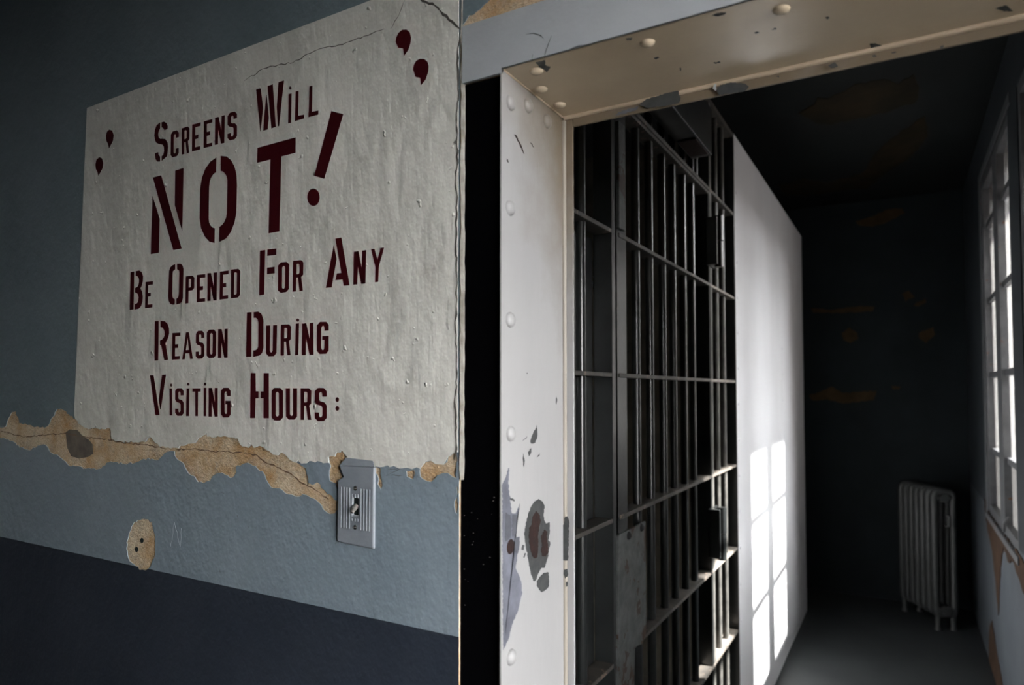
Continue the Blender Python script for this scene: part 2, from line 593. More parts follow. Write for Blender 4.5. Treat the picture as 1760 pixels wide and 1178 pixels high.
small_bit = [k5(*p) for p in ((1170, 432), (1225, 426), (1230, 450), (1215, 488), (1175, 470))]
right_end = [k5(*p) for p in ((1260, 430), (1300, 372), (1340, 362), (1370, 385), (1420, 390), (1450, 340), (1490, 312), (1512, 300), (1512, 482), (1480, 470),
                              (1420, 445), (1380, 460), (1340, 505), (1310, 500), (1265, 470))]
round_patch = [k4(*p) for p in ((800, 930), (815, 870), (830, 830), (870, 788), (910, 782), (960, 800), (975, 870), (982, 960), (975, 1030), (950, 1085), (920, 1110),
                                (890, 1105), (855, 1080), (820, 1050), (805, 990))]
edge_chip = [(783.5, 836), (786.3, 838), (786, 862), (785, 885), (782, 880)]
holes_px = [up_edge + up_rest + low_edge, near_switch, beside_switch, small_bit, right_end, round_patch, edge_chip]
holes = [ragged([wall2(p) for p in h]) for h in holes_px]

# plaster body of the wall: left piece, piece over the door, piece right of the door
ov = [k6(*p) for p in ((42, 172), (85, 85), (150, 48), (240, -30), (640, -40), (615, 5), (560, 30), (440, 62), (350, 95), (250, 120), (140, 150))]
wl = link('wall_left', boxes(((XL, DW + PT, 0), (XE, DW + WT - 0.02, ZC)), ((XE, DW + PT, ZL + 0.05), (XR + 0.2, DW + WT - 0.02, ZC)),
                             ((XD, DW + PT, 0), (XR + 0.2, DW + WT - 0.02, ZL + 0.05))), 'plaster')
struct(wl)
front = lambda x, z: Vector((x, DW, z))
bm = sheet([(XL, 0), (XE, 0), (XE, ZC), (XL, ZC)], holes, front, Vector((0, PT, 0)))
link('paint_layer', bm, 'wall', wl)['label'] = 'flaking blue grey paint over a navy dado'
bm = sheet([(XE, ZL + 0.06), (XR, ZL + 0.06), (XR, ZC), (XE, ZC)], [ragged([wall2(p) for p in ov])], front, Vector((0, PT, 0)))
bm2 = boxes(((XD + 0.05, DW, 0), (XR, DW + PT, ZL + 0.06)))
link('paint_layer', bm, 'wall', wl)
link('paint_layer', bm2, 'wall', wl)
patch('stain', [[k4(*p) for p in ((415, 235), (440, 215), (490, 220), (515, 250), (560, 280), (585, 310), (588, 370), (555, 390), (500, 400), (450, 385), (425, 330), (420, 280))]],
      lambda x, y: on_y(x, y, DW + PT - 0.0006), NY, 0.0004, 'stain', wl)
for cx, cy in ((897, 918), (863, 975)):
    c = k4(cx, cy)
    patch('screw_hole', [[(c[0] + 3 * math.cos(t * PI / 5), c[1] + 4.6 * math.sin(t * PI / 5)) for t in range(10)]],
          lambda x, y: on_y(x, y, DW + PT - 0.0006), NY, 0.0004, 'hole', wl)

M['seam'] = painted('dark_plaster_seam', (0.20, 0.12, 0.07), rough=0.95)
# hairline cracks
def crack(pts, wdt, Y, mat, parent, name='crack'):
    """a thin jagged line, width in metres, drawn in photo pixels"""
    P = ragged([wall2(p) for p in pts], 0.006, 0.0014, False)
    A, B = [], []
    rnd = random.Random(len(pts) + int(pts[0][0]))
    for i, p in enumerate(P):
        q0, q1 = P[max(i - 1, 0)], P[min(i + 1, len(P) - 1)]
        dx, dz = q1[0] - q0[0], q1[1] - q0[1]
        L = math.hypot(dx, dz) or 1
        h = wdt * rnd.uniform(0.25, 1.0) * (0.25 if i in (0, len(P) - 1) else 1) / 2
        A.append(Vector((p[0] - dz / L * h, Y, p[1] + dx / L * h)))
        B.append(Vector((p[0] + dz / L * h, Y, p[1] - dx / L * h)))
    bm = bmesh.new()
    strip(bm, A, B, NY, 0.0003)
    return link(name, bm, mat, parent)


for pts in ([(0, 741), (40, 752), (80, 748), (110, 745), (150, 752), (190, 757), (215, 762), (250, 765), (288, 772)],
            [(302, 773), (330, 772), (365, 776), (405, 778), (440, 782), (455, 795), (480, 805), (500, 815), (520, 832), (545, 845), (565, 860)]):
    crack(pts, 0.0026, DW + PT - 0.0006, 'seam', wl)


# ------------------------------------------------------------------ the painted sign
SY = DW - 0.0008
sign_bot = [(787, 778), (779, 779), (769, 787), (762, 799), (749, 798), (741, 792), (731, 794), (722, 806), (700, 804), (660, 802.5), (645, 802), (600, 799),
            near_switch[6], near_switch[5], near_switch[4], near_switch[3], near_switch[2], near_switch[1], near_switch[0], (566, 796)]
sign_out = [(150, 186), (640, 0), (740, -38), (789, -57)] + [(788, 300), (787, 500)] + sign_bot + up_edge[::-1][:-14] + [(128, 712)]
sx = lambda x, z: Vector((x, SY, z))
so = [wall2(p) for p in sign_out]
so = [(min(p[0], XE), p[1]) for p in so]
i_bot = 6
sign_loop = so[:i_bot] + ragged(so[i_bot:-1], closed=False) + [so[-1]]
bm = sheet(sign_loop, [], sx, Vector((0, 0.0008, 0)))
sign = link('painted_sign', bm, 'sign')
tag(sign, 'white painted wall sign with dark red stencil lettering, flaking along its lower edge', 'sign')

LY = DW - 0.0011
g3 = lambda k: (lambda x, y: on_y(*k(x, y), LY))
g = None


def quad_map(q, k):
    (ax, ay), (bx, by), (cx, cy), (dx, dy) = q

    def f(u, v):
        x = (ax * (1 - u) + bx * u) * (1 - v) + (dx * (1 - u) + cx * u) * v
        y = (ay * (1 - u) + by * u) * (1 - v) + (dy * (1 - u) + cy * u) * v
        return on_y(*k(x, y), LY)
    return f


HX, HY = 0.36, 0.125
OUT_C = [(1, .28), (1, .1), (.78, 0), (.25, 0), (0, .1), (0, .9), (.25, 1), (.78, 1), (1, .9), (1, .70)]
IN_C = [(1 - HX, .28), (1 - HX, .19), (.58, HY), (.45, HY), (HX, .19), (HX, .81), (.45, 1 - HY), (.58, 1 - HY), (1 - HX, .81), (1 - HX, .70)]
OUT_O = [(.5, 0), (.25, 0), (0, .09), (0, .91), (.25, 1), (.75, 1), (1, .91), (1, .09), (.75, 0), (.5, 0)]
IN_O = [(.5, HY), (.45, HY), (HX, .17), (HX, .83), (.45, 1 - HY), (.55, 1 - HY), (1 - HX, .83), (1 - HX, .17), (.55, HY), (.5, HY)]
GL = {
    'C': ('s', OUT_C, IN_C),
    'O': ('s', OUT_O, IN_O),
    'S': ('s', [(1, .26), (1, .1), (.75, 0), (.25, 0), (0, .1), (0, .42), (.2, .5), (.55, .54), (1 - HX, .60), (1 - HX, .82), (.55, 1 - HY), (.42, 1 - HY), (HX, .83), (HX, .74)],
          [(1 - HX, .26), (1 - HX, .18), (.56, HY), (.44, HY), (HX, .17), (HX, .36), (.45, .40), (.8, .43), (1, .53), (1, .9), (.75, 1), (.25, 1), (0, .9), (0, .74)]),
    'U': ('s', [(0, 0), (0, .9), (.25, 1), (.75, 1), (1, .9), (1, 0)], [(HX, 0), (HX, .82), (.45, 1 - HY), (.55, 1 - HY), (1 - HX, .82), (1 - HX, 0)]),
    'E': ('p', [(0, 0), (1, 0), (1, HY), (HX, HY), (HX, 1), (0, 1)], [(HX, 1 - HY), (1, 1 - HY), (1, 1), (HX, 1)], [(HX, .43), (.74, .43), (.74, .57), (HX, .57)]),
    'N': ('p', [(0, 0), (.36, 0), (.33, 1), (0, 1)], [(.68, 0), (1, 0), (1, 1), (.68, 1)], [(.1, 0), (.36, 0), (.74, .62), (.9, 1), (.66, 1), (.3, .38)]),
    'T': ('p', [(0, 0), (1, 0), (1, HY), (0, HY)], [(.33, HY), (.67, HY), (.65, 1), (.35, 1)]),
    'A': ('p', [(.36, 0), (.5, 0), (.5, .2), (.24, 1), (0, 1)], [(.5, 0), (.64, 0), (1, 1), (.76, 1), (.5, .2)], [(.28, .66), (.72, .66), (.76, .78), (.24, .78)]),
    'Y': ('p', [(0, 0), (.28, 0), (.5, .38), (.5, .55), (.35, .55)], [(1, 0), (.72, 0), (.5, .38), (.5, .55), (.65, .55)], [(.34, .5), (.66, .5), (.63, 1), (.34, 1)]),
}


def glyph(bm, ch, q, k):
    f = quad_map(q, k)
    if ch == 'P' or ch == 'R':
        e = .54 if ch == 'P' else .56
        poly(bm, [f(*p) for p in ((0, 0), (HX * .95, 0), (HX * .9, 1), (0, 1))], NY, 0.0003)
        A = [(HX * .9, 0), (.78, 0), (1, .08), (1, e - .08), (.78, e), (HX * .9, e)]
        B = [(HX * .9, .115), (.55, .115), (1 - HX, .15), (1 - HX, e - .15), (.55, e - .115), (HX * .9, e - .115)]
        strip(bm, [f(*p) for p in A], [f(*p) for p in B], NY, 0.0003)
        if ch == 'R':
            poly(bm, [f(*p) for p in ((.50, e - .03), (.80, e - .03), (1.0, 1), (.68, 1))], NY, 0.0003)
        return
    if ch == 'D':
        poly(bm, [f(*p) for p in ((0, 0), (HX * .95, 0), (HX * .9, 1), (0, 1))], NY, 0.0003)
        A = [(HX * .9, 0), (.78, 0), (1, .09), (1, .91), (.78, 1), (HX * .9, 1)]
        B = [(HX * .9, .115), (.55, .115), (1 - HX, .15), (1 - HX, .85), (.55, .885), (HX * .9, .885)]
        strip(bm, [f(*p) for p in A], [f(*p) for p in B], NY, 0.0003)
        return
    if ch == 'G':
        strip(bm, [f(*p) for p in OUT_C[:-1] + [(1, .45)]], [f(*p) for p in IN_C[:-1] + [(1 - HX, .45)]], NY, 0.0003)
        poly(bm, [f(*p) for p in ((.45, .44), (1, .44), (1, .56), (.45, .56))], NY, 0.0003)
        return
    d = GL[ch]
    if d[0] == 's':
        strip(bm, [f(*p) for p in d[1]], [f(*p) for p in d[2]], NY, 0.0003)
    else:
        for pl in d[1:]:
            poly(bm, [f(*p) for p in pl], NY, 0.0003)


def word(text, k, polys=(), strips=(), dots=(), glyphs=(), name='word', label=True):
    bm = bmesh.new()
    f = lambda x, y: on_y(*k(x, y), LY)
    for p in polys:
        poly(bm, [f(*q) for q in p], NY, 0.0003)
    for A, B in strips:
        strip(bm, [f(*q) for q in A], [f(*q) for q in B], NY, 0.0003)
    for cx, cy, rx, ry in dots:
        poly(bm, [f(cx + rx * math.cos(t * PI / 12), cy + ry * math.sin(t * PI / 12)) for t in range(24)], NY, 0.0003)
    for ch, q in glyphs:
        glyph(bm, ch, q, k)
    bm.normal_update()
    bmesh.ops.triangulate(bm, faces=[ff for ff in bm.faces if len(ff.verts) > 4])
    o = link(name, bm, 'letter', sign)
    o['label'] = text
    return o


def rect(a, b, c, d):
    return ((a, b), (c, b), (c, d), (a, d))


k1 = crop(250, 130, 7.361)
word('dark red word SCREENS', k1,
     polys=[[(205, 590), (235, 582), (265, 600), (280, 640), (278, 672), (240, 690), (225, 665), (205, 655)],
            [(118, 985), (160, 970), (164, 1000), (185, 1025), (184, 1088), (150, 1088), (128, 1060)]],
     strips=[([(186, 592), (140, 630), (118, 690), (112, 760), (122, 820), (140, 852), (170, 866), (215, 874), (232, 900), (236, 950), (226, 1000), (205, 1020)],
              [(184, 672), (172, 690), (163, 720), (160, 750), (168, 785), (185, 800), (215, 798), (250, 803), (278, 845), (286, 905), (272, 1020), (205, 1078)])],
     glyphs=[('C', ((322, 712), (420, 688), (420, 1012), (318, 1042))), ('R', ((460, 668), (556, 638), (553, 975), (458, 1000))),
             ('E', ((592, 622), (698, 592), (690, 935), (588, 960))), ('E', ((738, 580), (846, 550), (843, 890), (735, 918))),
             ('N', ((880, 535), (1002, 500), (997, 852), (878, 877))), ('S', ((1040, 478), (1157, 446), (1157, 798), (1038, 828)))])
k2 = crop(430, 120, 7.361)
word('dark red word WILL', k2,
     polys=[[(75, 252), (133, 236), (162, 485), (133, 780), (128, 780)], [(203, 320), (208, 320), (235, 605), (220, 755), (165, 772), (178, 590)],
            [(220, 205), (285, 183), (323, 722), (268, 742)], [(357, 158), (426, 134), (364, 712), (350, 716), (336, 470)],
            [(487, 308), (523, 298), (516, 670), (480, 678)], [(575, 275), (612, 266), (607, 582), (682, 567), (680, 615), (565, 650)],
            [(750, 210), (787, 200), (780, 532), (863, 516), (860, 568), (740, 597)]], dots=[(506, 230, 14, 21)])
k3 = crop(240, 250, 5.889)
kt = crop(400, 180, 5.12)
to3 = lambda p: ((240 + p[0] / 5.889 - 400) * 5.12, (250 + p[1] / 5.889 - 180) * 5.12)
word('large dark red word NOT in heavy stencil letters', kt,
     polys=[[to3(p) for p in pl] for pl in ([(133, 325), (217, 303), (424, 1045), (340, 1060)], [(130, 510), (202, 745), (193, 1088), (112, 1102)], [(360, 256), (444, 230), (430, 868), (356, 605)])]
     + [[(217, 380), (553, 288), (552, 423), (427, 455), (410, 1115), (315, 1132), (332, 482), (214, 512)]],
     strips=[([to3(p) for p in ((775, 122), (715, 165), (665, 235), (630, 330), (612, 440), (607, 740), (622, 840), (660, 925), (705, 975), (757, 988))],
              [to3(p) for p in ((772, 270), (745, 290), (722, 325), (708, 365), (702, 420), (697, 740), (702, 780), (715, 808), (735, 830), (760, 838))]),
             ([to3(p) for p in ((820, 106), (880, 112), (925, 150), (960, 215), (980, 300), (985, 400), (978, 680), (960, 780), (920, 880), (870, 945), (807, 978))],
              [to3(p) for p in ((820, 258), (845, 265), (868, 290), (880, 315), (888, 350), (888, 400), (882, 690), (875, 730), (860, 768), (840, 800), (807, 826))])])
word('large slanted dark red exclamation mark', kt, polys=[[(868, 55), (972, 83), (805, 652), (718, 626)]], dots=[(710, 815, 54, 77)], name='exclamation_mark')
kb = crop(210, 430, 8.0)
word('dark red word BE', kb, polys=[[(115, 302), (165, 296), (155, 815), (103, 826)]],
     strips=[([(188, 290), (235, 282), (268, 305), (286, 360), (283, 430), (268, 490), (248, 528), (178, 545)], [(185, 352), (205, 358), (225, 378), (233, 415), (230, 455), (222, 485), (205, 510), (178, 520)]),
             ([(178, 520), (248, 525), (272, 570), (283, 640), (278, 710), (258, 770), (225, 808), (170, 818)], [(176, 582), (200, 590), (218, 612), (226, 650), (222, 690), (212, 720), (195, 738), (175, 742)])],
     glyphs=[('E', ((322, 440), (422, 430), (413, 788), (313, 800)))])
word('dark red word OPENED', kb,
     strips=[([(728, 194), (690, 210), (660, 240), (645, 290), (632, 640), (640, 700), (660, 738), (690, 750), (720, 750)], [(728, 266), (712, 278), (698, 290), (693, 320), (688, 600), (690, 640), (698, 662), (710, 670), (722, 674)]),
             ([(755, 188), (800, 188), (828, 210), (842, 260), (832, 660), (820, 705), (795, 735), (745, 748)], [(755, 268), (770, 272), (782, 285), (786, 310), (780, 600), (775, 635), (765, 655), (745, 670)])],
     glyphs=[('P', ((876, 362), (992, 350), (985, 722), (870, 735))), ('E', ((1028, 342), (1142, 330), (1138, 708), (1024, 720))),
             ('N', ((1172, 320), (1303, 306), (1297, 690), (1172, 703))), ('E', ((1345, 297), (1462, 282), (1455, 668), (1338, 682))),
             ('D', ((1497, 270), (1625, 253), (1618, 650), (1495, 664)))])
kf = crop(430, 400, 7.333)
word('dark red word FOR', kf, polys=[[(124, 228), (188, 220), (176, 782), (113, 790)], [(217, 214), (330, 200), (328, 282), (215, 294)], [(213, 442), (306, 430), (308, 512), (212, 524)]],
     glyphs=[('O', ((352, 380), (492, 364), (486, 745), (350, 765))), ('R', ((542, 356), (670, 343), (664, 732), (535, 745)))])
word('dark red word ANY', kf, polys=[[(1073, 75), (1148, 62), (1252, 664), (1178, 670), (1163, 592), (1073, 602), (1092, 515), (1150, 508)], [(1052, 160), (1090, 330), (1025, 690), (953, 696)],
                                     [(1523, 208), (1565, 205), (1605, 345), (1645, 193), (1688, 186), (1620, 430), (1612, 622), (1573, 625), (1578, 435)]],
     glyphs=[('N', ((1308, 242), (1462, 220), (1452, 642), (1298, 658)))])
kr = crop(250, 530, 5.6125)
word('dark red word REASON', kr, polys=[[(90, 125), (127, 123), (122, 505), (87, 507)], [(148, 345), (190, 335), (218, 498), (182, 502)]],
     strips=[([(145, 122), (185, 125), (212, 150), (226, 195), (228, 245), (215, 290), (190, 335), (140, 357)], [(145, 183), (165, 188), (180, 210), (187, 235), (185, 265), (175, 285), (160, 302), (140, 312)])],
     glyphs=[('E', ((260, 240), (337, 235), (330, 493), (257, 498))), ('A', ((362, 233), (450, 230), (456, 490), (354, 495))), ('S', ((488, 219), (567, 216), (567, 485), (484, 490))),
             ('O', ((592, 208), (680, 204), (680, 478), (590, 484))), ('N', ((702, 202), (793, 198), (791, 478), (699, 482)))])
word('dark red word VISITING', kr, polys=[[(42, 648), (78, 648), (135, 1030), (97, 1030)], [(160, 645), (197, 641), (147, 975), (143, 975), (128, 885)], [(232, 775), (257, 775), (257, 1035), (234, 1035)],
                                          [(397, 775), (422, 775), (420, 1042), (392, 1042)], [(563, 768), (587, 768), (584, 1042), (561, 1042)]],
     dots=[(248, 742, 10, 15), (412, 733, 11, 14), (575, 732, 11, 15)],
     glyphs=[('S', rect(287, 772, 368, 1038)), ('T', rect(453, 773, 532, 1042)), ('N', rect(609, 769, 697, 1047)), ('G', rect(729, 768, 820, 1054))])
kd = crop(410, 520, 5.353)
word('dark red word DURING', kd, polys=[[(77, 93), (120, 90), (117, 500), (70, 502)], [(527, 195), (556, 192), (550, 483), (520, 486)]], dots=[(544, 162, 14, 14)],
     strips=[([(140, 90), (180, 85), (210, 105), (228, 160), (228, 420), (215, 465), (190, 490), (135, 502)], [(140, 142), (160, 142), (175, 155), (183, 185), (183, 400), (175, 425), (160, 440), (135, 442)])],
     glyphs=[('U', ((255, 212), (353, 208), (348, 494), (252, 498))), ('R', ((390, 205), (483, 200), (478, 485), (387, 490))),
             ('N', ((585, 195), (688, 185), (690, 482), (582, 487))), ('G', ((722, 180), (830, 177), (828, 473), (720, 477)))])
word('dark red word HOURS with a colon', kd, polys=[[(112, 650), (156, 650), (158, 818), (183, 818), (183, 884), (156, 884), (152, 1065), (107, 1065)],
                                                    [(232, 650), (278, 650), (278, 1066), (230, 1066), (230, 884), (205, 884), (205, 820), (232, 820)]],
     dots=[(908, 895, 16, 22), (908, 976, 17, 22)],
     glyphs=[('O', rect(304, 787, 408, 1088)), ('U', rect(436, 790, 538, 1080)), ('R', rect(571, 790, 668, 1082)), ('S', rect(701, 788, 811, 1094))])
kq, kp = crop(120, 0, 3.272), crop(420, 0, 3.271)
for lab, k, pl in (('upper left comma-shaped quotation mark', kq, [(203, 765), (208, 742), (222, 729), (238, 735), (246, 760), (243, 790), (232, 812), (220, 835), (213, 805), (206, 795)]),
                   ('lower left comma-shaped quotation mark', kq, [(144, 925), (150, 900), (165, 884), (180, 890), (187, 915), (184, 945), (172, 970), (160, 990), (155, 965), (146, 950)]),
                   ('upper right comma-shaped quotation mark', kp, [(850, 235), (854, 210), (866, 185), (888, 167), (912, 166), (930, 182), (936, 210), (934, 240), (922, 280), (898, 312), (892, 272), (865, 268)]),
                   ('lower right comma-shaped quotation mark', kp, [(948, 390), (954, 362), (966, 342), (986, 330), (1012, 332), (1030, 348), (1036, 372), (1034, 402), (1018, 448), (992, 480), (988, 438), (962, 432)])):
    word(lab, k, polys=[pl], name='quotation_mark')
M['lip'] = painted('dusty_plaster_edge', (0.40, 0.385, 0.35), (0.24, 0.22, 0.19), 0.8, 60, bumps=((90, 0.003, 0.6),))
M['crack'] = painted('dark_crack', (0.10, 0.09, 0.08), rough=0.9)
crack([(420, 140), (455, 118), (470, 114), (505, 108), (530, 93), (560, 82), (590, 77), (610, 69), (640, 58), (662, 50)], 0.0016, SY - 0.0003, 'crack', sign)
crack([(672, 50), (686, 28), (697, 0)], 0.0012, SY - 0.0003, 'crack', sign)
crack([(722, -2), (748, 10), (768, 28), (785, 45), (793, 52)], 0.004, SY - 0.0003, 'crack', sign)
crack([(666, 806), (690, 805), (664, 818), (692, 817)], 0.0009, DW - 0.0003, 'crack', wl)
crack([(293, 940), (300, 898), (310, 940), (312, 908)], 0.0009, DW - 0.0003, 'switch', wl)

crack([(791, 62), (786.5, 110), (789, 160), (785, 215), (788, 260), (784, 305), (786, 350), (783.5, 420), (787, 480), (783, 560), (786, 640), (782.5, 700), (785, 760), (784, 790)], 0.0032, SY - 0.0003, 'crack', sign)
# loose plaster lip along the right edge of the sign, broken away from the wall behind
rnd = random.Random(5)
zs = [2.16 - 0.012 * i for i in range(57)]
A, B, A2 = [], [], []
for z in zs:
    A.append(Vector((XE + 0.0012 + rnd.uniform(0, 0.0022), DW - 0.001, z)))
    B.append(Vector((XE + 0.0056 + rnd.uniform(-0.0006, 0.0004), DW + 0.001, z)))
bm = bmesh.new()
strip(bm, A, B, NY, 0.004)
link('broken_edge', bm, 'lip', sign)
bm = boxes(((XE - 0.002, DW + 0.0005, 1.50), (XE + 0.004, DW + 0.006, 2.16)))
link('bare_edge', bm, 'plaster', wl)

# ------------------------------------------------------------------ light switch
pw0, pw1, pz0, pz1 = -0.6905, -0.6235, 1.3855, 1.4965
sw = empty('light_switch', ((pw0 + pw1) / 2, DW, pz0))
tag(sw, 'grey painted ribbed metal light switch plate set in the wall below the sign', 'light switch')
pc = (pw0 + pw1) / 2
PY = DW - 0.0034
out = [(pw0, pz0 + 0.0025), (pw0, pz1 - 0.022), (pw0 + 0.0105, pz1 - 0.0165), (pw0 + 0.001, pz1 - 0.001), (pw1, pz1), (pw1, pz0)]
slot = [(pc - 0.0045, 1.4285), (pc + 0.0055, 1.4285), (pc + 0.0055, 1.4525), (pc - 0.0045, 1.4525)]
bm = sheet(out, [slot], lambda x, z: Vector((x, PY, z)), Vector((0, 0.0075, 0)))
pl_ = link('plate', bm, 'switch', sw)
bv = pl_.modifiers.new('rounded_edges', 'BEVEL')
bv.width, bv.segments, bv.limit_method = 0.0024, 4, 'ANGLE'
bm = bmesh.new()                                   # pressed ribs, broken by the plain middle column at slot and screws
for i in range(11):
    x = pw0 + 0.0075 + i * 0.0052
    zz = [(pz0 + 0.024, pz1 - 0.031)]
    if abs(x - pc) < 0.0075:
        zz = [(1.4575, pz1 - 0.044), (pz0 + 0.035, 1.424)]
    for a, b in zz:
        tube(bm, [(x, PY + 0.0003, a), (x, PY + 0.0003, b)], 0.0012, 8)
link('ribs', bm, 'switch', sw, True)
link('recess', boxes(((pc - 0.0045, DW - 0.0008, 1.4285), (pc + 0.0055, DW - 0.0002, 1.4525))), 'hole', sw)
bm = bmesh.new()
tube(bm, [(pc + 0.0005, DW - 0.001, 1.441), (pc + 0.0005, DW - 0.005, 1.4385), (pc + 0.0005, DW - 0.0105, 1.4335)], [0.004, 0.0036, 0.0026], 10)
link('toggle', bm, 'toggle', sw, True)
for z in (1.4655, 1.4125):
    bm = bmesh.new()
    dome(bm, (pc + 0.0005, PY, z), (0, -1, 0), 0.0034, 0.0016)
    s_ = link('screw', bm, 'dark_screw', sw, True)
    link('screw_slot', boxes(((pc - 0.0023, PY - 0.0018, z - 0.0004), (pc + 0.0033, PY - 0.0012, z + 0.0004))), 'toggle', s_)
# the same grey paint bridging plate and wall on top and down the right side
bm = bmesh.new()
poly(bm, [Vector((pw0 + 0.004, DW - 0.0034, pz1 - 0.0005)), Vector((pw1, DW - 0.0034, pz1 + 0.0002)), Vector((pw1 - 0.004, DW - 0.0009, pz1 + 0.008)), Vector((pw0 + 0.014, DW - 0.0009, pz1 + 0.010))], NY, 0.0008)
0 and poly(bm, [Vector((pw1 - 0.0005, DW - 0.0034, pz1)), Vector((pw1 + 0.0012, DW - 0.0005, pz1 - 0.002)), Vector((pw1 + 0.0008, DW - 0.0005, pz0)), Vector((pw1 - 0.0005, DW - 0.0034, pz0))], NY, 0.0008)
link('paint_skin', bm, 'switch', sw)

# ------------------------------------------------------------------ door frame: black strip, jamb, lintel
tr = link('trim_1', boxes(((XE, DW + 0.004, 0), (XJ - 0.0022, DW + 0.16, 1.993))), 'black')
struct(tr)
link('rusty_edge', boxes(((XJ - 0.0052, DW + 0.0025, 0.9), (XJ - 0.0022, DW + 0.006, 1.50))), 'rust', tr)
rnd = random.Random(11)
bm = bmesh.new()
for _ in range(16):                                 # scattered paint flecks low on the black strip
    x, z = XE + 0.004 + rnd.random() ** 1.6 * 0.045, 1.33 + rnd.random() * 0.14
    a, b = rnd.uniform(0.0004, 0.0022), rnd.uniform(0.0003, 0.0006)
    poly(bm, [Vector((x, DW + 0.0037, z)), Vector((x + a, DW + 0.0037, z + b * 0.6)), Vector((x + a * 0.8, DW + 0.0037, z - b)), Vector((x + a * 0.2, DW + 0.0037, z - b))], NY, 0.0003)
link('paint_fleck', bm, 'lip', tr)
door = empty('door_1', (XJ, DW, 0))
struct(door)
YS = 0.886                                          # front of the door stop
jb = boxes(((XJ - 0.002, DW - 0.0005, 0), (XJ, YS + 0.012, ZL)), ((XJ - 0.012, DW + 0.02, 0), (XJ - 0.002, YS + 0.012, ZL)))
link('jamb', jb, 'jamb', door)
link('jamb', boxes(((XD, DW - 0.0005, 0), (XD + 0.012, YS + 0.012, ZL))), 'jamb', door)
link('door_stop', boxes(((XJ, YS, 0), (XJ + 0.0150, YS + 0.004, ZL)), bev=0.001), 'jamb', door)
link('door_stop', boxes(((XD - 0.0150, YS, 0), (XD, YS + 0.004, ZL)), bev=0.001), 'jamb', door)
link('door_stop', boxes(((XJ + 0.0151, YS, ZL - 0.0165), (XD - 0.0151, YS + 0.004, ZL)), bev=0.001), 'jamb', door)
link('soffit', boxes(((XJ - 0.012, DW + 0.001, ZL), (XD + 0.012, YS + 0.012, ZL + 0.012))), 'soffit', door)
# face plate of the lintel, running past the black strip
bm = boxes(((XE + 0.004, DW - 0.0012, 1.994), (XJ, DW + 0.003, 2.068)), ((XJ, DW - 0.0012, ZL), (XR, DW + 0.003, 2.068)), ((XD + 0.012, DW - 0.0012, 0), (XD + 0.06, DW + 0.003, ZL)))
link('face_plate', bm, 'header', door)
bm = bmesh.new()
tube(bm, [(XJ + 0.001, YS - 0.0005, 0.0), (XJ + 0.001, YS - 0.0005, ZL - 0.006)], 0.0036, 10)
link('caulk_bead', bm, 'pale_bead', door, True)
bm = bmesh.new()
tube(bm, [(XJ + 0.002, YS - 0.0005, ZL - 0.001), (XD, YS - 0.0005, ZL - 0.001)], 0.0038, 10)
link('caulk_bead', bm, 'bead', door, True)
bm = bmesh.new()
tube(bm, [(XJ, DW + 0.004, ZL), (XJ, YS - 0.004, ZL)], 0.0016, 8)
link('caulk_bead', bm, 'bead', door, True)
PX, NZ = (1, 0, 0), (0, 0, -1)
for px in ((877, 177), (907, 182), (940, 209), (876, 358), (876, 550), (877, 746), (878, 1130)):
    rivet(on_x(*px, XJ), PX, 0.0100, 0.0065, 'jamb', door)
r_ = rivet(on_x(877, 940, XJ), PX, 0.0095, 0.0025, 'rust', door)
r_['label'] = 'rust brown rivet'
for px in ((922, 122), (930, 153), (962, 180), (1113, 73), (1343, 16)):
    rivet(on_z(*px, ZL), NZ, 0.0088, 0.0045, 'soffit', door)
kj = crop(850, 800, 5.607)
kj2 = crop(845, 540, 4.206)
kj3 = crop(790, 60, 5.353)
kl, kl2 = crop(780, 0, 3.272), crop(1240, 0, 3.273)


def chips(outlines, to3d, nrm, mat, k, step=1.8, amp=0.8, name='chipped_paint', off=0.0004):
    n3 = Vector(nrm)
    for o in outlines:
        px = ragged([k(*p) for p in o], step, amp)
        patch(name, [px], lambda x, y: to3d(x, y) + n3 * off, nrm, 0.0003, mat, door)


jx = lambda x, y: on_x(x, y, XJ)
ident = lambda x, y: (x, y)
chips([[kj(*p) for p in ((72, 190), (100, 140), (130, 30), (142, 25), (130, 180), (150, 330), (162, 460), (200, 470), (240, 370), (238, 420), (215, 480), (205, 670), (190, 692), (240, 690),
                         (235, 800), (215, 880), (215, 920), (200, 990), (230, 1060), (250, 1110))] + [(896, 1004), (897, 1022), (890, 1050), (880, 1074), (873, 1100), (864.5, 1118), (863.5, 1000)]],
      jx, PX, 'blue_primer', ident)
chips([[(420, 325), (455, 345), (480, 395), (470, 470), (480, 540), (490, 560), (530, 550), (530, 640), (515, 720), (535, 745), (520, 830), (510, 900), (480, 990), (450, 990), (420, 1040), (395, 1110),
        (375, 1118), (350, 1050), (330, 960), (315, 860), (300, 780), (285, 650), (300, 570), (320, 480), (350, 400), (390, 345)],
       [(405, 1120), (430, 1080), (470, 1040), (515, 1032), (525, 1080), (520, 1170), (490, 1200), (455, 1225), (440, 1210), (405, 1160)],
       [(145, 305), (190, 335), (190, 352), (150, 330)], [(255, 810), (268, 768), (288, 775), (280, 820)], [(275, 885), (295, 845), (303, 855), (285, 892)]], jx, PX, 'primer', kj)
chips([[(100, 455), (150, 480), (160, 560), (150, 700), (100, 740)], [(165, 480), (212, 475), (205, 660), (170, 690)], [(190, 700), (238, 692), (232, 800), (212, 870), (190, 800)]], jx, PX, 'dark_primer', kj, off=0.0008)
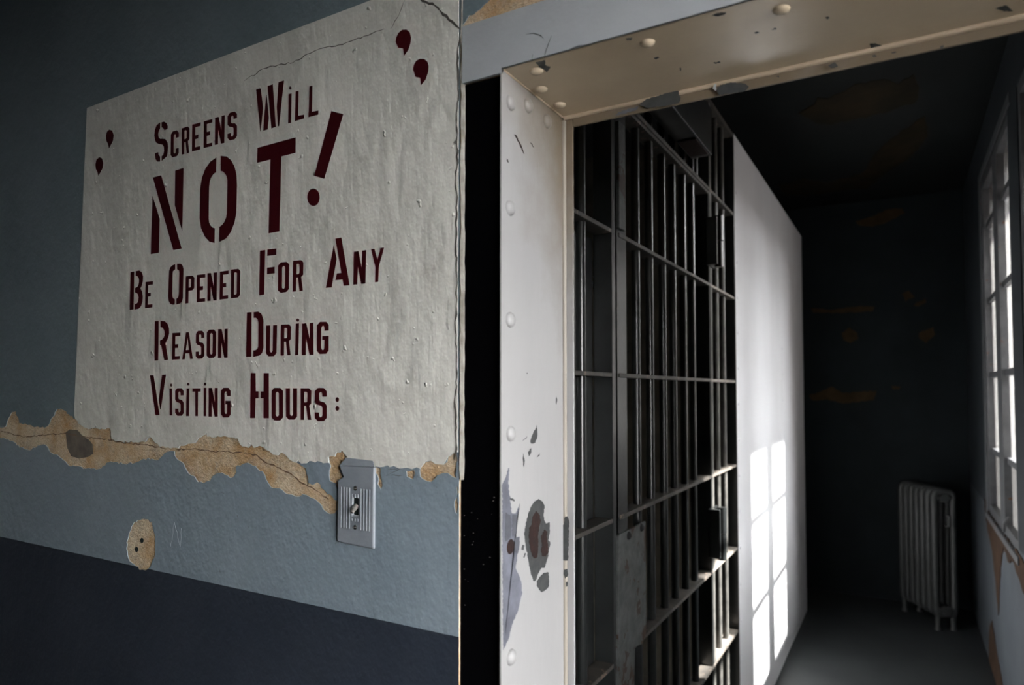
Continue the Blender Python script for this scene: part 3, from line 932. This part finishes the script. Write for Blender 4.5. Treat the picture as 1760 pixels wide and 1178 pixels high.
chips([[(395, 440), (430, 480), (440, 540), (425, 600), (415, 680), (415, 760), (410, 880), (385, 898), (360, 880), (340, 800), (325, 700), (330, 610), (355, 570), (365, 490)],
       [(480, 620), (505, 640), (500, 700), (510, 760), (512, 850), (490, 880), (455, 875), (445, 830), (455, 760), (445, 680)]], jx, PX, 'rust', kj, name='rust_spot', off=0.0008)
chips([[(325, 805), (330, 880), (315, 930), (285, 938), (278, 920), (300, 860)], [(285, 970), (285, 1000), (268, 1028), (260, 1000)], [(222, 918), (256, 884), (250, 900)], [(228, 1010), (238, 1060), (232, 1105), (226, 1060)],
       [(326, 1036), (346, 1010), (344, 1026)], [(254, 425), (260, 428), (258, 434), (252, 432)], [(468, 600), (473, 620), (466, 655), (463, 640)]], jx, PX, 'primer', kj2, step=3)
chips([[(500, 918), (512, 918), (552, 985), (594, 1095), (586, 1090), (545, 1000)], [(648, 992), (665, 1000), (682, 1036), (672, 1030)], [(434, 1140), (442, 1150), (450, 1178), (440, 1172)]], jx, PX, 'rust', kj3, step=3)
patch_s = lambda x, y: on_y(x, y, YS - 0.0042)
chips([[(700, 490), (720, 540), (715, 700), (710, 920), (635, 915), (640, 770), (640, 580), (670, 570), (680, 500)], [(668, 1010), (705, 1000), (708, 1060), (685, 1092), (668, 1060)], [(688, 1130), (705, 1120), (705, 1165), (690, 1172)]],
      patch_s, NY, 'primer', kj)
sz = lambda x, y: on_z(x, y, ZL)
chips([[(460, 350), (515, 335), (515, 365), (545, 375), (525, 405), (480, 375)], [(968, 215), (1003, 210), (1000, 222), (975, 226)], [(1125, 325), (1150, 318), (1155, 325), (1135, 332)], [(1450, 85), (1480, 72), (1530, 68), (1530, 75), (1490, 90)],
       [(1460, 352), (1488, 345), (1500, 350), (1475, 358)], [(1270, 380), (1278, 382), (1277, 398), (1272, 397)]], sz, NZ, 'primer', kl)
chips([[(585, 98), (600, 92), (608, 100), (595, 108)], [(835, 245), (870, 245), (905, 258), (890, 270), (840, 270)], [(1540, 45), (1600, 30), (1640, 60), (1590, 62)], [(185, 183), (205, 177), (212, 184), (195, 188)], [(282, 165), (305, 156), (310, 161), (290, 167)]], sz, NZ, 'primer', kl2)
sf = lambda x, y: on_y(x, y, YS - 0.0046)
chips([[(1040, 590), (1080, 560), (1180, 530), (1180, 515), (1265, 512), (1265, 535), (1278, 550), (1265, 580), (1180, 597), (1090, 607)], [(1475, 510), (1500, 478), (1560, 465), (1636, 470), (1660, 490), (1636, 515), (1490, 535)]], sf, NY, 'primer', kl)
chips([[(600, 370), (640, 350), (655, 375), (620, 385)], [(845, 312), (865, 308), (875, 316), (855, 322)], [(955, 295), (980, 291), (985, 297), (960, 303)], [(1230, 262), (1250, 256), (1248, 268), (1235, 276)], [(305, 432), (325, 426), (325, 436)]], sf, NY, 'primer', kl2)
chips([[(905, 648), (945, 625), (1040, 598), (1030, 618), (930, 648)]], sf, NY, 'blue_primer', kl)
chips([[(1455, 500), (1470, 470), (1478, 475), (1475, 510)]], sf, NY, 'header', kl)
for pts in ([(905, 60), (918, 58), (930, 62), (936, 68)], [(949, 62), (943, 78), (938, 92), (937, 100)], [(915, 105), (917, 94)], [(980, 85), (995, 80), (1010, 78)]):
    P = crack(pts, 0.0014, DW - 0.0016, 'primer', door)

# ------------------------------------------------------------------ structure: corridor and rooms
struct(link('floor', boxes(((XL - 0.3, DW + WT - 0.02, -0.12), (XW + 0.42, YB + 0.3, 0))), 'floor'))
struct(link('floor_near', boxes(((XL - 0.3, YR - 0.3, -0.12), (XR + 0.3, DW + WT - 0.0201, 0))), 'room_floor'))
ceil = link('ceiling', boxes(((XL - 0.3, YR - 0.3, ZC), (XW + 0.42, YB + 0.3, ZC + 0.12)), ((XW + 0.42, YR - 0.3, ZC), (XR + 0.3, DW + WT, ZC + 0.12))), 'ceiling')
struct(ceil)
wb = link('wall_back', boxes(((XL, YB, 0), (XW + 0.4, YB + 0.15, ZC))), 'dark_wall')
struct(wb)
bm = boxes(((XL - 0.15, YR, 0), (XL, YB, ZC)), ((XL - 0.15, YR - 0.15, 0), (XR + 0.1, YR, ZC)))
struct(link('wall_rear', bm, 'room'))


def pierced(name, x0, x1, y0, y1, openings, mat):
    """a wall of constant x with rectangular openings (y0, y1, z0, z1), sorted by y"""
    bm = bmesh.new()
    y = y0
    for a, b, z0, z1 in openings:
        box(bm, (x0, y, 0), (x1, a, ZC))
        box(bm, (x0, a, 0), (x1, b, z0))
        box(bm, (x0, a, z1), (x1, b, ZC))
        y = b
    box(bm, (x0, y, 0), (x1, y1, ZC))
    return link(name, bm, mat)


Z0, Z1 = 0.90, 2.82
OPA, OPB = (2.70, 3.33, Z0, Z1), (3.60, 4.79, Z0, Z1)
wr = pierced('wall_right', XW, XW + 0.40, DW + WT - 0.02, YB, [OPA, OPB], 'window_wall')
struct(wr)
ROOMWIN = (-0.30, 0.60, 0.90, 2.25)
struct(pierced('wall_near', XR, XR + 0.14, YR, DW + 0.02, [ROOMWIN], 'room'))


def window(name, y0, y1, z0, z1, cols, x_in, depth, muntins, glass, low=None, fr=0.05):
    root = struct(empty(name, (x_in, y0, z0)))
    bm = bmesh.new()
    xs, xe = x_in, x_in + depth
    edges = [y0] + [v for c in cols for v in c] + [y1]
    for i in range(0, len(edges), 2):
        box(bm, (xs, edges[i], z0), (xe, edges[i + 1], z1))
    for a, b in cols:
        box(bm, (xs, a, z0), (xe, b, z0 + fr))
        box(bm, (xs, a, z1 - fr), (xe, b, z1))
    link('frame', bm, 'sash', root)
    for a, b in cols:
        for z in muntins:
            link('muntin', boxes(((xs + depth * 0.45, a, z - 0.015), (xe + 0.004, b, z + 0.015))), 'sash', root)
        zl = low if low else z0 + fr
        if low:
            link('frosted_pane', boxes(((xe - 0.002, a, z0 + fr), (xe + 0.002, b, low))), 'frosted', root)
        link('glass_pane', boxes(((xe - 0.002, a, zl), (xe + 0.002, b, z1 - fr))), glass, root)
    return root


MUN = [2.55, 2.12, 1.69, 1.26]
win = window('window_1', 3.60, 4.79, Z0, Z1, [(3.65, 4.065), (4.25, 4.74)], XW + 0.004, 0.032, MUN, 'glass', 1.26)
window('window_2', 2.70, 3.33, Z0, Z1, [(2.75, 3.27)], XW + 0.004, 0.032, MUN, 'glass', 1.26)
window('window_3', -0.30, 0.60, 0.90, 2.25, [(-0.26, 0.135), (0.165, 0.56)], XR + 0.02, 0.04, [1.65], 'room_glass')
# casing standing a little proud of the wall round the visible window, broken plaster under it
link('casing', boxes(((XW - 0.006, 4.77, Z0 - 0.02), (XW + 0.02, 4.86, Z1 + 0.05)), ((XW - 0.006, 3.5, Z1), (XW + 0.02, 4.86, Z1 + 0.05)), bev=0.002), 'sash', win)
wx = lambda y, z: Vector((XW - 0.004, y, z))
brk = [(4.97, 0.95), (4.86, 0.90), (4.60, 0.905), (4.2, 0.90), (3.7, 0.905), (3.2, 0.90), (3.2, 0.80), (3.5, 0.775), (3.75, 0.84), (3.95, 0.80), (4.1, 0.84), (4.25, 0.70), (4.33, 0.55), (4.40, 0.42), (4.50, 0.60), (4.62, 0.72), (4.8, 0.78), (4.95, 0.86)]
bm = sheet(ragged(brk, 0.04, 0.012), [], wx, Vector((0.004, 0, 0)))
link('bare_plaster_patch', bm, 'raw', wr)
brk2 = [(4.95, 0.0), (4.85, 0.22), (4.72, 0.30), (4.55, 0.20), (4.3, 0.10), (4.1, 0.0)]
bm = sheet(ragged(brk2, 0.04, 0.012), [], wx, Vector((0.004, 0, 0)))
link('bare_plaster_patch', bm, 'raw', wr)
bm = boxes(((XW - 0.012, 3.55, Z0 - 0.035), (XW + 0.03, 4.83, Z0)), bev=0.004)
link('sill', bm, 'sash', win)
bm = bmesh.new()
tube(bm, [(XW - 0.002, 3.86, 1.02), (XW - 0.022, 3.86, 0.985), (XW - 0.024, 3.86, 0.95)], 0.007, 8)
link('latch', bm, 'sash', win, True)

# ochre peeled patches on the far wall and ceiling of the corridor
fw = lambda x, y: on_y(x, y, YB - 0.003)
for o in ([(1393, 530), (1430, 533), (1480, 526), (1503, 527), (1500, 535), (1450, 538), (1398, 538)], [(1447, 572), (1460, 563), (1473, 572), (1475, 583), (1462, 590), (1450, 585)],
          [(1580, 572), (1604, 562), (1607, 575), (1592, 590), (1580, 582)], [(1390, 680), (1410, 674), (1430, 665), (1450, 676), (1480, 674), (1506, 672), (1502, 688), (1450, 694), (1425, 688), (1395, 688)],
          [(1470, 380), (1500, 372), (1520, 362), (1550, 358), (1556, 366), (1530, 380), (1500, 390), (1478, 388)], [(1550, 505), (1562, 500), (1572, 510), (1556, 518)], [(1570, 525), (1590, 513), (1592, 520), (1578, 527)], [(1532, 664), (1548, 664), (1545, 670), (1535, 670)]):
    patch('bare_patch', [ragged(o, 5, 1.2)], fw, NY, 0.002, 'ochre', wb)
cz = lambda x, y: on_z(x, y, ZC - 0.003)
for o in ([(1372, 195), (1400, 180), (1405, 168), (1425, 170), (1470, 145), (1520, 137), (1545, 145), (1570, 128), (1580, 150), (1575, 175), (1520, 195), (1470, 205), (1430, 215), (1400, 210)],
          [(1335, 318), (1380, 308), (1420, 315), (1480, 300), (1510, 260), (1530, 240), (1590, 200), (1595, 235), (1560, 275), (1520, 300), (1490, 325), (1440, 328), (1400, 335), (1350, 335)]):
    patch('bare_patch', [ragged(o, 8, 2.0)], cz, NZ, 0.002, 'ceil_patch', ceil)

# ------------------------------------------------------------------ cell block: steel partition
part = empty('steel_partition', (XC, YP, 0))
tag(part, 'tall white riveted steel partition beyond the barred cell front, sunlit through the window', 'partition wall')
link('near_sheet', boxes(((XC - 0.010, YP + 0.004, 0), (XC, 4.36, ZT))), 'partition', part)
link('far_sheet', boxes(((XC - 0.010, 4.372, 0), (XC - 0.001, YE, ZT))), 'partition', part)
link('seam', boxes(((XC - 0.012, 4.358, 0), (XC - 0.004, 4.374, ZT))), 'flatbar', part)
link('end_sheet', boxes(((XC - 1.6, YE - 0.01, 0), (XC - 0.0101, YE, ZT))), 'cell', part)
link('corner_angle', boxes(((XC - 0.05, YP - 0.006, 0), (XC + 0.002, YP + 0.004, ZT)), bev=0.001), 'bars', part)
for yy, n_ in ((YP + 0.05, 17), (4.405, 17)):
    for i in range(n_):
        rivet((XC if yy < 4 else XC - 0.001, yy, 0.12 + i * 0.158), PX, 0.009, 0.004, 'partition', part)
# dividing plate inside the cell, behind the last bars
dv = link('cell_side_plate', boxes(((XC - 1.6, YP - 0.012, 0), (XC - 0.052, YP - 0.004, ZT))), 'side_plate')
tag(dv, 'dark riveted side plate inside the cell behind the last bars', 'cell wall')
for i in range(10):
    rivet((XC - 0.10, YP - 0.012, 0.25 + i * 0.27), (0, -1, 0), 0.010, 0.004, 'side_plate', dv)
struct(link('wall_cell_back', boxes(((XC - 1.75, DW + WT, 0), (XC - 1.61, YP, ZC))), 'cell'))
struct(link('wall_cell_near', boxes(((XC - 1.6, DW + WT - 0.02, 0), (XC - 0.02, DW + WT + 0.01, ZC))), 'cell'))
struct(link('ceiling_cell', boxes(((XC - 1.6, DW + WT + 0.012, ZT), (XC - 0.05, YP - 0.014, ZT + 0.02))), 'cell'))

# ------------------------------------------------------------------ cell front (fixed grille) and cell door
RAILS = [0.20, 0.565, 0.918, 1.275, 1.64, 2.006, 2.378]
HT = 0.0055


def flat(y0, y1, z, x0=XC - 0.048, x1=XC, t=HT):
    return boxes(((x0, y0, z - t), (x1, y1, z + t)), bev=0.0015)


def bar(y, z0, z1, r=0.0125, x=XC - 0.024):
    bm = bmesh.new()
    tube(bm, [(x, y, z0), (x, y, z1)], r, 16)
    return bm


def from_edge(x, r=0.0125):
    """y of a bar whose right edge shows at photo column x"""
    p = on_x(x, 620, XC - 0.024)
    z = (p - EYE).dot(FWD)
    return on_x(x - r * F / z, 620, XC - 0.024).y


Y0 = DW + WT + 0.012
YD0, YD1 = 1.634, 2.615                            # the door's two edges
front_ = empty('cell_grille', (XC, Y0, 0))
tag(front_, 'fixed dark steel bar front of the cell around the barred door', 'cell bars')
for z in RAILS[:-1]:
    link('crossbar', flat(Y0, YD0 - 0.008, z), 'flatbar', front_)
    link('crossbar', flat(YD1 + 0.008, YP - 0.008, z), 'sunlit_rail', front_)
link('crossbar', flat(Y0, YP - 0.008, RAILS[-1], t=0.007), 'flatbar', front_)
link('crossbar', flat(Y0, YP - 0.008, ZT - 0.012, t=0.010), 'flatbar', front_)
link('crossbar', flat(Y0, YP - 0.008, 0.02, t=0.02), 'flatbar', front_)
link('post', boxes(((XC - 0.05, YD0 - 0.032, 0.04), (XC + 0.001, YD0 - 0.008, ZT - 0.022)), bev=0.0015), 'bars', front_)
link('post', boxes(((XC - 0.05, YD1 + 0.010, 0.04), (XC - 0.001, YD1 + 0.040, ZT - 0.022)), bev=0.0015), 'sunlit_bars', front_)
fixed = [1.06, 1.17, 1.28, from_edge(1007.5), from_edge(1236), from_edge(1247.5)]
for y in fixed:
    link('bar', bar(y, 0.04, ZT - 0.022), 'sunlit_bars' if y > YD1 else 'bars', front_, True)
door_bars = [from_edge(x) for x in (1101, 1124, 1146, 1163.5, 1181, 1196)]
for y in [YD0 + 0.05] + door_bars + [2.50]:
    link('bar', bar(y, RAILS[-1] + 0.008, ZT - 0.022), 'bars', front_, True)
link('lock_plate', boxes(((XC - 0.06, 1.435, 0.05), (XC - 0.052, YD0 - 0.033, 1.99)), bev=0.001), 'bars', front_)
kk = crop(980, 380, 4.531)
pl = [kk(*p) for p in ((205, 310), (225, 330), (240, 400), (235, 480), (220, 530), (195, 555), (180, 520), (165, 480), (180, 460), (205, 440), (185, 400), (195, 350))]
patch('chipped_paint', [pl], lambda x, y: on_x(x, y, XC - 0.0512), PX, 0.0006, 'lockplate', front_)
pl = [kk(*p) for p in ((180, 435), (188, 418), (203, 418), (203, 432), (192, 450), (184, 448))]
patch('keyhole_light_patch', [pl], lambda x, y: on_x(x, y, XC - 0.0505), PX, 0.0006, 'partition', front_)  # white patch painted for the light showing at the keyhole
# dark housing of the lock bar over the door
hs = empty('lock_bar_housing', (XC, 1.75, RAILS[-1]))
tag(hs, 'dark steel lock housing box mounted above the cell door, behind the lintel', 'lock box')
link('housing', boxes(((XC + 0.001, 1.55, 2.415), (XC + 0.075, 2.36, 2.58)), bev=0.004), 'bars', hs)
link('end_cap', boxes(((XC + 0.010, 2.16, 2.409), (XC + 0.070, 2.32, 2.415)), bev=0.002), 'rust', hs)

cd = empty('cell_door', (XC, YD1, 0))
tag(cd, 'dark barred steel cell door with a rusty lock plate, hinged on its far side', 'cell door')
DZ0, DZ1 = 0.05, RAILS[-1] - 0.012
link('stile', boxes(((XC - 0.014, YD0, DZ0), (XC - 0.002, YD0 + 0.078, DZ1)), ((XC - 0.046, YD0, DZ0), (XC - 0.002, YD0 + 0.010, DZ1))), 'bars', cd)
link('stile', boxes(((XC - 0.058, YD1 - 0.014, DZ0), (XC - 0.0005, YD1, DZ1))), 'bars', cd)
for z in RAILS[:-1] + [DZ1 - 0.006, DZ0 + 0.006]:
    link('rail', flat(YD0 + 0.02, YD1, z, XC - 0.046, XC + 0.0015), 'flatbar', cd)
for y in [YD0 + 0.085] + door_bars:
    link('bar', bar(y, DZ0, DZ1), 'bars', cd, True)
kq2 = crop(970, 820, 3.29)
lp = [kq2(*p) for p in ((308, 330), (460, 252), (463, 880), (440, 945), (400, 960), (395, 1190), (300, 1240))]
bm = bmesh.new()
poly(bm, [on_x(*p, XC + 0.006) for p in lp], PX, 0.006)
lk = link('lock_plate', bm, 'lockplate', cd)
lk['label'] = 'rust stained grey lock plate'
for p in ((362, 332), (435, 287)):
    rivet(on_x(*kq2(*p), XC + 0.006), PX, 0.011, 0.008, 'cell', lk, 'bolt')
link('keeper', boxes(((XC - 0.002, YD0 + 0.004, 2.02), (XC + 0.008, YD0 + 0.05, 2.30)), bev=0.002), 'lockplate', cd)
for zc in (2.165, 1.07):
    h = link('hinge', boxes(((XC - 0.004, YD1 - 0.05, zc - 0.090), (XC + 0.040, YD1 - 0.016, zc + 0.090)), ((XC - 0.004, YD1 - 0.05, zc - 0.09), (XC + 0.006, YD1 + 0.06, zc + 0.09)), bev=0.002), 'bars', cd)
    bm = bmesh.new()
    yk = YD1 - 0.020
    tube(bm, [(XC + 0.040, yk, zc + 0.002), (XC + 0.040, yk, zc + 0.096)], 0.018, 18)
    tube(bm, [(XC + 0.040, yk, zc - 0.098), (XC + 0.040, yk, zc - 0.002)], 0.016, 18)
    link('hinge_knuckle', bm, 'bars', h, True)

# ------------------------------------------------------------------ radiator
ax = Vector((-0.48, 0.877, 0)).normalized()
dp = Vector((0.877, 0.48, 0)).normalized()
base = Vector((0.165, 5.40, 0))
rad = empty('radiator', base)
tag(rad, 'old grey column radiator standing in the dark far corner of the corridor', 'radiator')


def section():
    bm = bmesh.new()
    D, z0, z1, r = 0.125, 0.10, 0.92, 0.021
    loop = []
    for cx, cz, a0 in ((D - 0.03, z1 - 0.03, 0), (0.03, z1 - 0.03, 90), (0.03, z0 + 0.03, 180), (D - 0.03, z0 + 0.03, 270)):
        for t in (0, 30, 60, 90):
            a = math.radians(a0 + t)
            loop.append(dp * (cx + 0.03 * math.cos(a)) + Vector((0, 0, cz + 0.03 * math.sin(a))))
    tube(bm, loop, r, 12, closed=True)
    for z in (z0 + 0.03, z1 - 0.04):
        tube(bm, [dp * (D / 2) - ax * 0.026 + Vector((0, 0, z)), dp * (D / 2) + ax * 0.026 + Vector((0, 0, z))], 0.03, 14)
        tube(bm, [dp * 0.01 + Vector((0, 0, z)), dp * (D - 0.01) + Vector((0, 0, z))], 0.02, 10)
    return bm


first = link('section', section(), 'radiator', rad, True)
first.location = Vector((0, 0, 0))
first.matrix_parent_inverse = Matrix()
for i in range(1, 7):
    o = first.copy()
    COL.objects.link(o)
    o.parent = rad
    o.location = ax * (0.066 * i)
for i in (0, 6):
    for d in (0.012, 0.113):
        bm = bmesh.new()
        p = base + ax * (0.066 * i) + dp * d
        tube(bm, [p + Vector((0, 0, 0.11)), p + Vector((0, 0, 0.03)), p], [0.02, 0.016, 0.024], 10)
        link('leg', bm, 'radiator', rad, True)
bm = bmesh.new()
p = base + dp * 0.062 - ax * 0.03
tube(bm, [p + Vector((0, 0, 0.70)), p - ax * 0.03 + Vector((0, 0, 0.70)), p - ax * 0.03 + Vector((0, 0, 0.77))], 0.012, 10)
link('valve', bm, 'radiator', rad, True)

# ground of the yard outside
gr = boxes(((XR + 0.2, -20, -3.3), (40, 30, -3.2)))
struct(link('ground', gr, 'ground'))

# unseen slab added to cut side sky and darken the partition's far end
struct(link('wall_side_sky_blocker', boxes(((XW + 0.42, 1.3, -3.2), (45.0, 2.55, 9.0))), 'blocker'))
# unseen slab added opposite the windows to cut low sky off the partition's top
struct(link('wall_low_sky_blocker', boxes(((10.0, 2.6, -3.2), (10.4, 34.0, 4.7))), 'blocker'))
